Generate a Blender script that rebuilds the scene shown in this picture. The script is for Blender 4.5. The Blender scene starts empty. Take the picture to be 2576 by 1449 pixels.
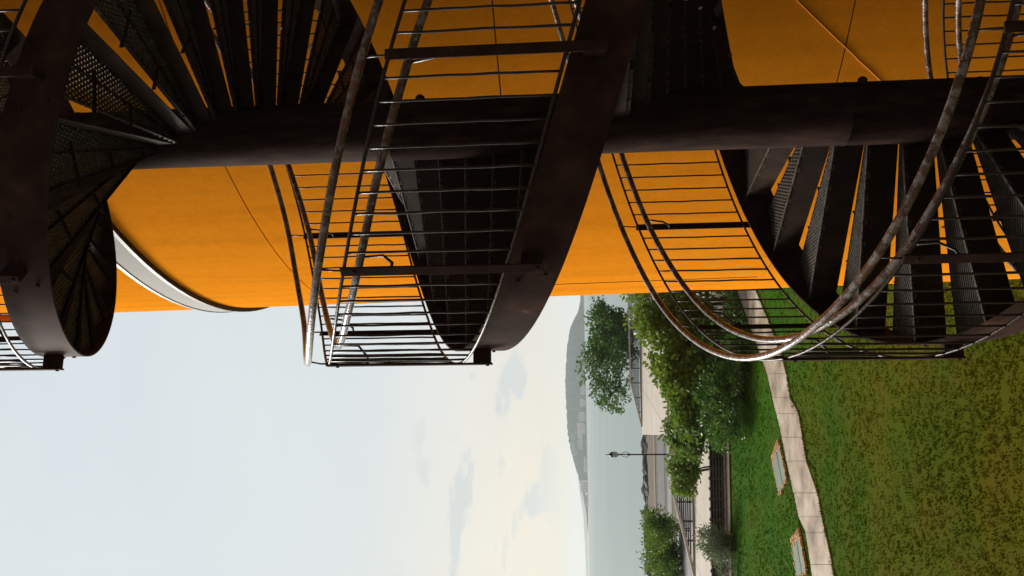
import bpy, math, random
from math import sin, cos, pi, radians as R_, sqrt, atan2
from mathutils import Vector, Matrix, noise
random.seed(7)
S = bpy.context.scene
COL = S.collection

# ------------------------------------------------------------------ camera
EYE = 6.0
PIT, ROL = 0.0835, 0.0202
cd = bpy.data.cameras.new("camera"); cam = bpy.data.objects.new("camera", cd); COL.objects.link(cam)
cd.sensor_width = 36.0; cd.lens = 2076.9 / 2576 * 36.0; cd.clip_start = 0.05; cd.clip_end = 20000
fw = Vector((0, cos(PIT), sin(PIT))); up0 = Vector((0, -sin(PIT), cos(PIT))); rt0 = Vector((1, 0, 0))
upc = rt0 * sin(ROL) + up0 * cos(ROL)          # up and right of the upright picture
rtc = rt0 * cos(ROL) - up0 * sin(ROL)
X = -upc; Y = rtc; Z = -fw                      # the photograph lies on its side: sky at the left
cam.matrix_world = Matrix(((X.x, Y.x, Z.x, 0), (X.y, Y.y, Z.y, 0), (X.z, Y.z, Z.z, EYE), (0, 0, 0, 1)))
S.camera = cam
S.view_settings.view_transform = 'Standard'; S.view_settings.look = 'None'
S.view_settings.exposure = 0.0; S.view_settings.gamma = 1.0; S.view_settings.use_curve_mapping = False
S.render.engine = 'CYCLES'
S.cycles.max_bounces = 8; S.cycles.volume_bounces = 1; S.cycles.volume_step_rate = 4

# ------------------------------------------------------------------ world
SUN_EL, SUN_AZ = R_(33), R_(-49)               # azimuth from +y towards +x
W = bpy.data.worlds.new("World"); S.world = W; W.use_nodes = True
nt = W.node_tree; nt.nodes.clear()
def N(t, typ, **kw):
    n = t.nodes.new(typ)
    for k, v in kw.items():
        if k.startswith('i_'):
            key = k[2:]; key = int(key) if key.isdigit() else key
            n.inputs[key].default_value = v
        else: setattr(n, k, v)
    return n
def ramp(t, src, stops, mode='LINEAR'):
    r = t.nodes.new('ShaderNodeValToRGB'); e = r.color_ramp.elements; r.color_ramp.interpolation = mode
    while len(e) > 1: e.remove(e[-1])
    e[0].position = stops[0][0]; e[0].color = (*stops[0][1], 1)
    for p, c in stops[1:]:
        q = e.new(p); q.color = (*c, 1)
    t.links.new(src, r.inputs['Fac']); return r.outputs['Color']
def math_(t, op, a, b=None, c=None, clamp=False):
    m = t.nodes.new('ShaderNodeMath'); m.operation = op; m.use_clamp = clamp
    for i, v in enumerate((a, b, c)):
        if v is None: continue
        if isinstance(v, (int, float)): m.inputs[i].default_value = v
        else: t.links.new(v, m.inputs[i])
    return m.outputs[0]
def mix(t, fac, a, b, typ='MIX'):
    m = t.nodes.new('ShaderNodeMixRGB'); m.blend_type = typ
    for i, v in enumerate((fac, a, b)):
        if isinstance(v, (int, float)): m.inputs[i].default_value = v
        elif isinstance(v, tuple): m.inputs[i].default_value = (*v, 1)
        else: t.links.new(v, m.inputs[i])
    return m.outputs[0]
tc = N(nt, 'ShaderNodeTexCoord')
sep = N(nt, 'ShaderNodeSeparateXYZ'); nt.links.new(tc.outputs['Generated'], sep.inputs[0])
zz = sep.outputs['Z']; xx = sep.outputs['X']
base = ramp(nt, zz, [(0.0, (.86, .78, .655)), (0.035, (.87, .805, .69)), (0.13, (.84, .82, .77)), (0.24, (.74, .785, .795)), (0.5, (.72, .79, .82)), (1.0, (.74, .78, .82))])
warm = ramp(nt, math_(nt, 'MULTIPLY_ADD', xx, -2.2, 0.10, clamp=True), [(0, (.93, .98, 1.06)), (.6, (1.04, 1.02, .96)), (1, (1.08, 1.04, .95))])
lowm = ramp(nt, zz, [(0.0, (1, 1, 1)), (0.16, (.5, .5, .5)), (0.35, (0, 0, 0))])
base = mix(nt, 1.0, base, mix(nt, lowm, (1, 1, 1), warm), 'MULTIPLY')
mp = N(nt, 'ShaderNodeMapping'); mp.inputs['Scale'].default_value = (5.5, 5.5, 15); mp.inputs['Location'].default_value = (1.7, 0.2, 0.4)
nt.links.new(tc.outputs['Generated'], mp.inputs[0])
cn = N(nt, 'ShaderNodeTexNoise', i_Scale=1.6, i_Detail=7.0, i_Roughness=0.55); nt.links.new(mp.outputs[0], cn.inputs['Vector'])
cm = ramp(nt, cn.outputs['Fac'], [(.56, (0, 0, 0)), (.63, (1, 1, 1))])
band = ramp(nt, zz, [(0.02, (0, 0, 0)), (0.06, (1, 1, 1)), (0.15, (1, 1, 1)), (0.24, (0, 0, 0))])
cfac = mix(nt, 1.0, cm, band, 'MULTIPLY')
base = mix(nt, mix(nt, 1.0, cfac, (.8, .8, .8), 'MULTIPLY'), base, (.64, .69, .70))
mp2 = N(nt, 'ShaderNodeMapping'); mp2.inputs['Scale'].default_value = (2, 2, 5); nt.links.new(tc.outputs['Generated'], mp2.inputs[0])
cn2 = N(nt, 'ShaderNodeTexNoise', i_Scale=1.5, i_Detail=5.0); nt.links.new(mp2.outputs[0], cn2.inputs['Vector'])
base = mix(nt, 1.0, base, ramp(nt, cn2.outputs['Fac'], [(.3, (.97, .975, .98)), (.7, (1.03, 1.025, 1.02))]), 'MULTIPLY')
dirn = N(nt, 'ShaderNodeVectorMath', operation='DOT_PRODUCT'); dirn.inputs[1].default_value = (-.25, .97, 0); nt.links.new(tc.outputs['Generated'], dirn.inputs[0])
back_dim = ramp(nt, math_(nt, 'ADD', math_(nt, 'MULTIPLY', zz, .28), math_(nt, 'MULTIPLY_ADD', dirn.outputs['Value'], .5, .5)), [(.22, (.11, .12, .13)), (.62, (.34, .35, .37)), (.86, (1, 1, 1))])   # added dimming of the unseen sky behind, deepens shade on the tower
base = mix(nt, 1.0, base, back_dim, 'MULTIPLY')
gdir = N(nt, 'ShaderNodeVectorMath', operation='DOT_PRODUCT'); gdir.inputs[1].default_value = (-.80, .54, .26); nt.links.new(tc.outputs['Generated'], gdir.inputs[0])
glow = ramp(nt, gdir.outputs['Value'], [(.86, (1, 1, 1)), (.98, (2.6, 2.5, 2.35))])     # added brightening of unseen sky at left, lights tower and rail highlights
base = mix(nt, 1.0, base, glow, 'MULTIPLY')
sky = N(nt, 'ShaderNodeTexSky'); sky.sky_type = 'NISHITA'; sky.sun_disc = False
sky.sun_elevation = SUN_EL; sky.sun_rotation = SUN_AZ; sky.air_density = 1.5; sky.dust_density = 3
bg1 = N(nt, 'ShaderNodeBackground', i_Strength=0.10); nt.links.new(sky.outputs[0], bg1.inputs[0])
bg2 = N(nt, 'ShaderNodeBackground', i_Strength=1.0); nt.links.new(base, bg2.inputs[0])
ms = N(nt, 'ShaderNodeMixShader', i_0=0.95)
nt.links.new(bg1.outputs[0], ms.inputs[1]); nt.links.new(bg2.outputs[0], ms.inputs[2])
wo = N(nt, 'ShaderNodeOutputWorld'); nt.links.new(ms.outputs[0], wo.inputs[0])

sd = bpy.data.lights.new("sun", 'SUN'); sd.energy = 4.5; sd.angle = R_(20); sd.color = (1, .95, .87)
sun = bpy.data.objects.new("sun", sd); COL.objects.link(sun)
sdir = Vector((sin(SUN_AZ) * cos(SUN_EL), cos(SUN_AZ) * cos(SUN_EL), sin(SUN_EL)))
sun.rotation_euler = sdir.to_track_quat('Z', 'Y').to_euler(); sun.location = (-20, 10, 30)

# ------------------------------------------------------------------ helpers
def tag(o, label=None, cat=None, group=None, kind=None):
    if label: o['label'] = label
    if cat: o['category'] = cat
    if group: o['group'] = group
    if kind: o['kind'] = kind
    return o
def empty(name, loc=(0, 0, 0), rz=0):
    o = bpy.data.objects.new(name, None); COL.objects.link(o); o.location = loc; o.rotation_euler.z = rz
    o.empty_display_size = .3; return o
class MB:
    def __init__(s): s.v = []; s.f = []; s.m = []
    def add(s, vs, fs, mi=0):
        b = len(s.v); s.v += [tuple(p) for p in vs]; s.f += [tuple(b + i for i in f) for f in fs]; s.m += [mi] * len(fs)
    def box(s, x0, x1, y0, y1, z0, z1, mi=0, M=None):
        vs = [Vector((x, y, z)) for x in (x0, x1) for y in (y0, y1) for z in (z0, z1)]
        if M is not None: vs = [M @ v for v in vs]
        s.add(vs, [(0, 1, 3, 2), (4, 6, 7, 5), (0, 4, 5, 1), (2, 3, 7, 6), (0, 2, 6, 4), (1, 5, 7, 3)], mi)
    def bar(s, a, b, w, h, upv=(0, 0, 1), mi=0, tw=0, n=1):     # rectangular bar, optional twist
        a = Vector(a); b = Vector(b); d = (b - a).normalized(); upv = Vector(upv)
        sx = d.cross(upv)
        if sx.length < 1e-4: sx = d.cross(Vector((1, 0, 0)))
        sx.normalize(); sy = sx.cross(d).normalized()
        vs = []
        for i in range(n + 1):
            c = a.lerp(b, i / n); g = tw * i / n
            for p, q in ((-1, -1), (1, -1), (1, 1), (-1, 1)):
                X_, Y_ = p * w / 2, q * h / 2
                vs.append(c + sx * (X_ * cos(g) - Y_ * sin(g)) + sy * (X_ * sin(g) + Y_ * cos(g)))
        fs = [(3, 2, 1, 0), (4 * n, 4 * n + 1, 4 * n + 2, 4 * n + 3)]
        for i in range(n):
            for j in range(4):
                k = (j + 1) % 4; fs.append((4 * i + j, 4 * i + k, 4 * i + 4 + k, 4 * i + 4 + j))
        s.add(vs, fs, mi)
    def tube(s, pts, r, n=8, mi=0, cap=True):
        pts = [Vector(p) for p in pts]; vs = []; fs = []
        rr = r if isinstance(r, (list, tuple)) else [r] * len(pts)
        ref = None
        for i, p in enumerate(pts):
            d = (pts[min(i + 1, len(pts) - 1)] - pts[max(i - 1, 0)]).normalized()
            if ref is None:
                ref = Vector((0, 0, 1)) if abs(d.z) < .9 else Vector((1, 0, 0))
            sx = d.cross(ref); sx.normalize(); sy = sx.cross(d).normalized(); ref = sy
            for j in range(n):
                g = 2 * pi * j / n; vs.append(p + (sx * cos(g) + sy * sin(g)) * rr[i])
        for i in range(len(pts) - 1):
            for j in range(n):
                k = (j + 1) % n; fs.append((n * i + j, n * i + k, n * i + n + k, n * i + n + j))
        if cap:
            fs.append(tuple(range(n - 1, -1, -1))); fs.append(tuple(n * (len(pts) - 1) + j for j in range(n)))
        s.add(vs, fs, mi)
    def build(s, name, mats, parent=None, smooth=False, loc=(0, 0, 0)):
        me = bpy.data.meshes.new(name); me.from_pydata(s.v, [], s.f)
        mats = mats if isinstance(mats, (list, tuple)) else [mats]
        for m in mats: me.materials.append(m)
        if len(mats) > 1: me.polygons.foreach_set('material_index', s.m)
        if smooth: me.polygons.foreach_set('use_smooth', [True] * len(me.polygons))
        me.update(); o = bpy.data.objects.new(name, me); COL.objects.link(o); o.location = loc
        if parent is not None: o.parent = parent
        return o
def smooth_by_angle(o, deg=40):
    me = o.data
    me.polygons.foreach_set('use_smooth', [True] * len(me.polygons))
    try: me.set_sharp_from_angle(angle=R_(deg))
    except Exception: pass
def add_bevel(o, w, seg=1):
    m = o.modifiers.new('b', 'BEVEL'); m.width = w; m.segments = seg; m.limit_method = 'ANGLE'

# ------------------------------------------------------------------ materials
def mat(name, col, rough=.7, metal=0, spec=.5, var=None, vscale=3.0, bump=0, bscale=20, coat=0, coords='Object', vs=None, bdist=0.01, detail=6):
    m = bpy.data.materials.new(name); m.use_nodes = True; t = m.node_tree
    b = t.nodes['Principled BSDF']; b.inputs['Base Color'].default_value = (*col, 1)
    b.inputs['Roughness'].default_value = rough; b.inputs['Metallic'].default_value = metal
    b.inputs['Specular IOR Level'].default_value = spec; b.inputs['Coat Weight'].default_value = coat; b.inputs['Coat Roughness'].default_value = .15
    c = N(t, 'ShaderNodeTexCoord'); src = c.outputs[coords]
    if vs:
        mp_ = N(t, 'ShaderNodeMapping'); mp_.inputs['Scale'].default_value = vs; t.links.new(src, mp_.inputs[0]); src = mp_.outputs[0]
    if var:
        n = N(t, 'ShaderNodeTexNoise', i_Scale=vscale, i_Detail=float(detail), i_Roughness=.6); t.links.new(src, n.inputs['Vector'])
        o = ramp(t, n.outputs['Fac'], var); t.links.new(o, b.inputs['Base Color'])
    if bump:
        n = N(t, 'ShaderNodeTexNoise', i_Scale=bscale, i_Detail=5.0); t.links.new(src, n.inputs['Vector'])
        bp = N(t, 'ShaderNodeBump', i_Strength=bump, i_Distance=bdist); t.links.new(n.outputs['Fac'], bp.inputs['Height']); t.links.new(bp.outputs[0], b.inputs['Normal'])
    return m
M = {}
M['steel'] = mat('steel_brown', (.02, .014, .013), .75, 0, .05, [(.3, (.030, .016, .014)), (.52, (.055, .030, .025)), (.66, (.085, .045, .030)), (.76, (.17, .10, .065))], 5, .08, 60)
M['pole'] = mat('pole_brown', (.02, .014, .013), .8, 0, .03, [(.3, (.022, .013, .011)), (.52, (.040, .024, .020)), (.66, (.062, .036, .027)), (.78, (.13, .08, .055))], 6, .15, 25, vs=(3, 3, .7))
M['tread'] = mat('tread_steel', (.03, .02, .016), .7, 0, .10, [(.3, (.020, .013, .010)), (.55, (.040, .023, .017)), (.75, (.085, .047, .030))], 5, .2, 70)
M['nosing'] = mat('worn_edge', (.14, .12, .11), .35, .3, .5, [(.35, (.05, .04, .035)), (.65, (.22, .19, .17))], 18)
M['mesh'] = mat('grating_steel', (.05, .045, .04), .5, 0, .4, [(.3, (.035, .030, .024)), (.7, (.095, .085, .070))], 10)
def rail_mat():
    m = mat('worn_rail', (.1, .04, .02), .3, 0, .6, None, bump=.35, bscale=60); t = m.node_tree; b = t.nodes['Principled BSDF']
    c = N(t, 'ShaderNodeTexCoord')
    n = N(t, 'ShaderNodeTexNoise', i_Scale=7.0, i_Detail=7.0, i_Roughness=.7); t.links.new(c.outputs['Object'], n.inputs['Vector'])
    n2 = N(t, 'ShaderNodeTexNoise', i_Scale=16.0, i_Detail=8.0, i_Roughness=.75); t.links.new(c.outputs['Object'], n2.inputs['Vector'])
    rust = ramp(t, n.outputs['Fac'], [(.3, (.030, .012, .008)), (.52, (.10, .036, .018)), (.72, (.20, .075, .035))])
    chip = ramp(t, n2.outputs['Fac'], [(.49, (0, 0, 0)), (.57, (1, 1, 1))])
    t.links.new(mix(t, chip, rust, (.27, .23, .21)), b.inputs['Base Color'])
    t.links.new(ramp(t, n.outputs['Fac'], [(.35, (.12, .12, .12)), (.7, (.42, .42, .42))]), b.inputs['Roughness'])
    b.inputs['Coat Weight'].default_value = .8; b.inputs['Coat Roughness'].default_value = .12
    return m
M['rail'] = rail_mat()
M['rod'] = mat('rod_brown', (.03, .018, .014), .35, 0, .5, [(.3, (.014, .009, .008)), (.7, (.05, .028, .02))], 15, .25, 80)
M['white'] = mat('white_paint', (.45, .44, .43), .7, spec=.1, var=[(.3, (.36, .345, .33)), (.7, (.46, .45, .435))], vscale=1.2)
M['blackseal'] = mat('black_seal', (.02, .016, .015), .5)
M['cream'] = mat('cream_paint', (.62, .56, .47), .6, var=[(.3, (.5, .43, .35)), (.7, (.66, .6, .52))], vscale=2)

def tower_mat():
    m = bpy.data.materials.new('orange_render'); m.use_nodes = True; t = m.node_tree; b = t.nodes['Principled BSDF']
    c = N(t, 'ShaderNodeTexCoord'); n = N(t, 'ShaderNodeTexNoise', i_Scale=.5, i_Detail=8.0, i_Roughness=.6)
    mp_ = N(t, 'ShaderNodeMapping'); mp_.inputs['Scale'].default_value = (1, 1, .35); t.links.new(c.outputs['Object'], mp_.inputs[0]); t.links.new(mp_.outputs[0], n.inputs['Vector'])
    col = ramp(t, n.outputs['Fac'], [(.3, (.84, .268, .012)), (.7, (.92, .315, .018))])
    n2 = N(t, 'ShaderNodeTexNoise', i_Scale=9.0, i_Detail=6.0); t.links.new(c.outputs['Object'], n2.inputs['Vector'])
    col = mix(t, 1.0, col, ramp(t, n2.outputs['Fac'], [(.3, (.95, .94, .92)), (.6, (1.02, 1.02, 1.02))]), 'MULTIPLY')
    m3 = N(t, 'ShaderNodeMapping'); m3.inputs['Scale'].default_value = (2.2, 2.2, .12); t.links.new(c.outputs['Object'], m3.inputs[0])
    n3 = N(t, 'ShaderNodeTexNoise', i_Scale=1.5, i_Detail=7.0, i_Roughness=.7); t.links.new(m3.outputs[0], n3.inputs['Vector'])
    col = mix(t, 1.0, col, ramp(t, n3.outputs['Fac'], [(.28, (.86, .82, .78)), (.5, (1, 1, 1)), (.7, (1.04, 1.03, 1.0))]), 'MULTIPLY')
    n4 = N(t, 'ShaderNodeTexNoise', i_Scale=40.0, i_Detail=4.0); t.links.new(c.outputs['Object'], n4.inputs['Vector'])
    col = mix(t, 1.0, col, ramp(t, n4.outputs['Fac'], [(.3, (.93, .92, .9)), (.6, (1.02, 1.02, 1.02))]), 'MULTIPLY')
    t.links.new(col, b.inputs['Base Color']); b.inputs['Roughness'].default_value = .8; b.inputs['Specular IOR Level'].default_value = 0
    bp = N(t, 'ShaderNodeBump', i_Strength=.12, i_Distance=.01); t.links.new(n2.outputs['Fac'], bp.inputs['Height']); t.links.new(bp.outputs[0], b.inputs['Normal'])
    return m
M['orange'] = tower_mat()
M['joint'] = mat('joint_dark', (.06, .022, .006), .8)
M['orange2'] = mat('orange_bead', (.82, .36, .06), .8, 0, 0)

# ------------------------------------------------------------------ tower
DT = 13.7; AZ = R_(29.4); TX, TY = DT * sin(AZ), DT * cos(AZ); TR = DT * .5
tower = tag(empty('tower', (TX, TY, 0)), 'big round orange rendered tower behind the spiral staircase', 'tower')
def tr(z): return TR + .018 * (z - EYE)
def shell(mb, z0, z1, dr=0, n=160, nz=1, a0=0, a1=2 * pi, mi=0, thick=.25, dr_=None):
    vs = []; fs = []
    full = abs(a1 - a0 - 2 * pi) < 1e-6; m = n if full else n + 1
    for i in range(nz + 1):
        z = z0 + (z1 - z0) * i / nz; r = tr(z) + dr
        for j in range(m):
            a = a0 + (a1 - a0) * j / n; vs.append((r * cos(a), r * sin(a), z))
    for i in range(nz):
        for j in range(n):
            k = (j + 1) % m; fs.append((i * m + j, i * m + k, (i + 1) * m + k, (i + 1) * m + j))
    mb.add(vs, fs, mi)
    # inner lip rings so edges read solid
    for z, fl in ((z0, 1), (z1, 0)):
        r = tr(z) + dr; v2 = []; f2 = []
        for j in range(m):
            a = a0 + (a1 - a0) * j / n; v2 += [(r * cos(a), r * sin(a), z), ((r - thick) * cos(a), (r - thick) * sin(a), z)]
        for j in range(n):
            k = (j + 1) % m; q = (2 * j, 2 * j + 1, 2 * k + 1, 2 * k); f2.append(q if fl else q[::-1])
        mb.add(v2, f2, mi)
zs = [EYE - .163 * DT, EYE + .049 * DT, EYE + .249 * DT]
ZB0, ZB1 = EYE + .362 * DT, EYE + .386 * DT
J = .006
edges = [0] + zs + [ZB0 - .02]
w = MB()
for a, b in zip(edges[:-1], edges[1:]): shell(w, a + (J if a else 0), b - J, nz=6)
o = w.build('wall', M['orange'], tower, True); smooth_by_angle(o, 30)
w = MB(); shell(w, ZB1 + .02, ZB1 + 3.0, nz=3); shell(w, ZB1 + 3.0, ZB1 + 3.15, dr=.1, nz=1, thick=7)
o = w.build('upper_wall', M['orange'], tower, True); smooth_by_angle(o, 30)
w = MB(); shell(w, .05, ZB0 - .03, dr=-.012, nz=8); o = w.build('joint_backing', M['joint'], tower, True)
w = MB(); shell(w, ZB0 + .03, ZB1 - .03, dr=.05, nz=2); o = w.build('white_band', M['white'], tower, True); smooth_by_angle(o, 30)
for z in (ZB0, ZB1):
    w = MB(); shell(w, z - .025, z + .02, dr=.06, nz=1); o = w.build('band_trim', M['blackseal'], tower); smooth_by_angle(o, 30)
# vertical joints: thin dark cover strips; one repaired seam running down the curve
w = MB()
vj = [3, 24, 52, 80, 108, 136, 164, 200, 236, 272, 308, 344]
camdir = atan2(-TY, -TX)
for k, d in enumerate([-57.6, -48.0, -20, 8, 36, 64, 92, 130, 165, 200, 240]):
    a = camdir + R_(d)
    for z0, z1 in ((zs[0] + .05, zs[1] - .05), (zs[1] + .05, zs[2] - .05)):
        if (k == 1) != (z0 == zs[0] + .05): 
            z1, z0 = z1, z0
            if k < 2: continue
            z0, z1 = z1, z0
        p = [((tr(z) + .001) * cos(a), (tr(z) + .001) * sin(a), z) for z in (z0, z1)]
        w = MB(); w.tube(p, .004, 4); w.build('vertical_joint', M['joint'], tower)
def polar_hit(azim):          # where a level ray from the window meets the tower, as angle about the tower
    d = Vector((sin(azim), cos(azim), 0)); c = Vector((TX, TY, 0)); b_ = d.dot(c); q = sqrt(max(TR * TR - (c.length_squared - b_ * b_), 0)); p = d * (b_ - q) - c
    return atan2(p.y, p.x)
a1, a2 = polar_hit(R_(19.5)), polar_hit(R_(11.0))
pts = []
for i in range(41):
    u = -.35 + 1.6 * i / 40; a = a1 + (a2 - a1) * u; z = EYE - 1.60 - 1.35 * u
    if z < .3: break
    rr = tr(z) + .002; pts.append((rr * cos(a), rr * sin(a), z + .006 * noise.noise(Vector((i * .5, 0, 0)))))
w = MB(); w.tube(pts, .004, 6); w.build('render_bead', M['orange2'], tower, True)

# ------------------------------------------------------------------ host building the picture is taken from (unseen; width and side wing added to shade the tower)
hb = tag(empty('building', (0, -.6, 0)), 'unseen building behind the camera, widened and given a side wing to block light', 'building')
M['stone'] = mat('low_bounce_wall', (.10, .085, .07), .9, var=[(.3, (.06, .05, .042)), (.7, (.13, .11, .09))], vscale=.8, bump=.5, bscale=6)  # unseen walls kept dark so they bounce little light
w = MB(); w.box(-38, 16, -6, 0, 0, 18); w.box(-38.3, 16.3, -6, .5, 18, 18.4); w.build('wall', M['stone'], hb)  # unseen facade stretched far left to cut skylight on the tower
w = MB(); w.box(3.05, 9.2, .003, 6.6, 0, 17); w.box(2.9, 9.4, .003, 6.6, 17, 17.35); w.build('blocker_wing', M['stone'], hb)  # unseen wing added as occluder, keeps light off the tower's right side

# ------------------------------------------------------------------ spiral staircase
PX, PY, P = 1.0416, 5.3027, 2.75
A_ = -.0985
RB, RS = 1.5196, 1.4419
stair = tag(empty('spiral_staircase', (PX, PY, 0)), 'dark brown steel spiral staircase winding up round a thick round pole by the orange tower', 'staircase')
def H(t): return EYE + P * t / (2 * pi) + A_ * cos(t)
def hp(t, r, dz): return Vector((-r * sin(t), -r * cos(t), H(t) + dz))
T0, T1 = -2.12 * 2 * pi, 1.72 * 2 * pi
def trange(a, b, step):
    n = max(1, int(round((b - a) / step))); return [a + (b - a) * i / n for i in range(n + 1)]
# pole with collars
def ring_tube(mb, prof, n=48):
    vs = []; fs = []
    for r, z in prof:
        for j in range(n): vs.append((r * cos(2 * pi * j / n), r * sin(2 * pi * j / n), z))
    for i in range(len(prof) - 1):
        for j in range(n):
            k = (j + 1) % n; fs.append((i * n + j, i * n + k, i * n + n + k, i * n + n + j))
    fs.append(tuple(range(n))[::-1]); fs.append(tuple((len(prof) - 1) * n + j for j in range(n)))
    mb.add(vs, fs)
w = MB(); rp = .194
prof = [(.34, 0), (.34, .03), (rp, .032)]
for zc in (2.1, 3.55, 4.35, 7.2, 9.33, 10.6):
    prof += [(rp, zc - .006), (rp + .004, zc), (rp, zc + .006)]
prof += [(rp, 12.2), (rp - .02, 12.25)]
ring_tube(w, prof); o = w.build('centre_pole', M['pole'], stair); smooth_by_angle(o, 50)
w = MB()
for t_, dz in ((R_(-62), 1.0), (R_(-64), -1.74)):
    c = Vector((-rp * sin(t_), -rp * cos(t_), EYE + dz)); d = Vector((-sin(t_), -cos(t_), 0))
    w = MB(); w.tube([c - d * .02, c + d * .02, c + d * .035], [.03, .03, .012], 8); w.build('pole_lug', M['steel'], stair)
# outer stringer, a helical plate
w = MB(); ts = trange(T0, T1, R_(4)); vs = []; fs = []
for t in ts:
    for r, dz in ((RS, -.144), (RS, .142), (RS - .012, .142), (RS - .012, -.144)): vs.append(hp(t, r, dz))
for i in range(len(ts) - 1):
    for j in range(4):
        k = (j + 1) % 4; fs.append((4 * i + j, 4 * i + 4 + j, 4 * i + 4 + k, 4 * i + k))
fs += [(0, 1, 2, 3), tuple(4 * (len(ts) - 1) + j for j in (3, 2, 1, 0))]
w.add(vs, fs)
for k in range(int((T1 - T0) / R_(20))):
    if k % 2: continue
    for dz, dt in ((-.07, 3), (.06, 4.5)):
        t = T0 + R_(20 * k + dt + 3); c = hp(t, RS, dz); d = Vector((-sin(t), -cos(t), 0))
        w.tube([c - d * .004, c + d * .009], .011, 6)
for k in range(11):                                      # welded joints of the plate
    t = R_(-700 + 117 * k)
    if T0 < t < T1: w.bar(hp(t, RS + .001, -.142), hp(t, RS + .001, .14), .006, .003, upv=Vector((-sin(t), -cos(t), 0)))
o = w.build('stringer', M['steel'], stair); smooth_by_angle(o, 30)
# rails
def rail(name, r, dz, rad, m, wob=0, n=10, seg=3.0):
    w = MB(); pts = []
    for i, t in enumerate(trange(T0, T1, R_(seg))):
        q = noise.noise(Vector((t * 1.9, r * 9, 3.1)))
        q2 = noise.noise(Vector((t * 1.9, r * 9, 9.1)))
        kink = abs(((math.degrees(t) + 2) / 40.0) % 1.0 - .5) * 2      # fabricated in short lengths between posts
        pts.append(hp(t, r + wob * q - wob * .5 * (1 - kink), dz + wob * 1.2 * q2))
    w.tube(pts, rad, n); o = w.build(name, m, stair, True); return o
tag(rail('handrail', 1.5085, 1.1187, .0215, M['rail'], .010, 12), 'outer round handrail standing above the posts')
tag(rail('inner_handrail', 1.4014, .924, .0215, M['rail'], .010, 12), 'inner round handrail just below the post tops')
rail('top_rod', RB, .985, .0095, M['rod'], .004, 6)
rail('bottom_rod', RB, .1556, .0095, M['rod'], .004, 6)
# treads
def tread_meshes():
    a0, a1, sk = 0.0, R_(15.6), R_(13)
    Ro, Ri = RS - .014, rp - .004
    def P2(r, t): return Vector((-r * sin(t), -r * cos(t), 0))
    fo, fi = P2(Ro, a0), P2(Ri + .01, a0 + sk); bo, bi = P2(Ro, a1), P2(Ri + .01, R_(19.8) + sk)
    f = MB()
    def plate(p, q, z0, z1, th, zq=None):
        zq = z0 if zq is None else zq
        d = (q - p).normalized(); n = Vector((-d.y, d.x, 0)) * th
        f.add([p + Vector((0, 0, z0)), q + Vector((0, 0, zq)), q + n + Vector((0, 0, zq)), p + n + Vector((0, 0, z0)), p + Vector((0, 0, z1)), q + Vector((0, 0, z1)), q + n + Vector((0, 0, z1)), p + n + Vector((0, 0, z1))],
              [(3, 2, 1, 0), (4, 5, 6, 7), (0, 1, 5, 4), (1, 2, 6, 5), (2, 3, 7, 6), (3, 0, 4, 7)])
    fi2 = fo + (fi - fo) * 1.07
    plate(fo, fi2, -.147, .0, .007, -.150)                       # front flange, lapping past the pole
    plate(bi, bo, -.032, .0, .006)                         # back flange
    m0, m1 = fo.lerp(bo, .5) * .97, fi.lerp(bi, .5); plate(m1, m0, -.030, -.003, .006)
    for r in (.36, .72, 1.08):
        plate(P2(r, a0 + sk * (1 - (r - .2) / 1.22) + .035 / r), P2(r, a1 + (sk + R_(3.4)) * (1 - (r - .2) / 1.22) - .03 / r), -.028, -.003, .005)
    for u in (1.0, .955):
        c = fo + (fi2 - fo) * (u - .01)
        for z in (-.03, -.085):
            d = (fi - fo).normalized(); n = Vector((-d.y, d.x, 0)); 
            f.tube([c + Vector((0, 0, z)) - n * .012, c + Vector((0, 0, z)) + n * .002], .012, 6)
    nz = MB(); d = (fi - fo).normalized(); n = Vector((-d.y, d.x, 0)); nz.bar(fo + Vector((0, 0, .0035)) + n * .004 + d * .01, fi + Vector((0, 0, .0035)) + n * .004, .016, .005)
    # expanded mesh: crossing diagonal strands clipped to the wedge
    g = MB(); quad = [fo, fi, bi, bo]
    def inside_seg(p, d):
        lo, hi = -9, 9
        cen = sum(quad, Vector()) / 4
        for i in range(4):
            a, b = quad[i], quad[(i + 1) % 4]; e = b - a; n = Vector((-e.y, e.x, 0))
            if n.dot(cen - a) < 0: n = -n
            den = n.dot(d); num = n.dot(a - p)
            if abs(den) < 1e-9:
                if num > 0: return None
                continue
            t = num / den
            if den > 0: lo = max(lo, t)
            else: hi = min(hi, t)
        return (lo, hi) if hi - lo > .01 else None
    ax = (P2(1, R_(16))).normalized(); tan = Vector((-ax.y, ax.x, 0))
    for sgn in (1, -1):
        d = (ax * 1.0 + tan * sgn * .52).normalized(); n = Vector((-d.y, d.x, 0)); cen = sum(quad, Vector()) / 4
        for k in range(-45, 46):
            s_ = inside_seg(cen + n * k * .0245, d)
            if s_:
                p = cen + n * k * .0245; g.bar(p + d * s_[0] + Vector((0, 0, -.007 - .004 * (sgn > 0))), p + d * s_[1] + Vector((0, 0, -.007 - .004 * (sgn > 0))), .0105, .011)
    return f, g, nz
fm, gm, nm = tread_meshes()
tr0 = fm.build('tread', M['tread'], stair); gr0 = gm.build('grating', M['mesh'], tr0); ns0 = nm.build('nosing', M['nosing'], tr0)
k0 = math.ceil((T0 - R_(5.5)) / R_(20)); first = True
k = k0
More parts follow.
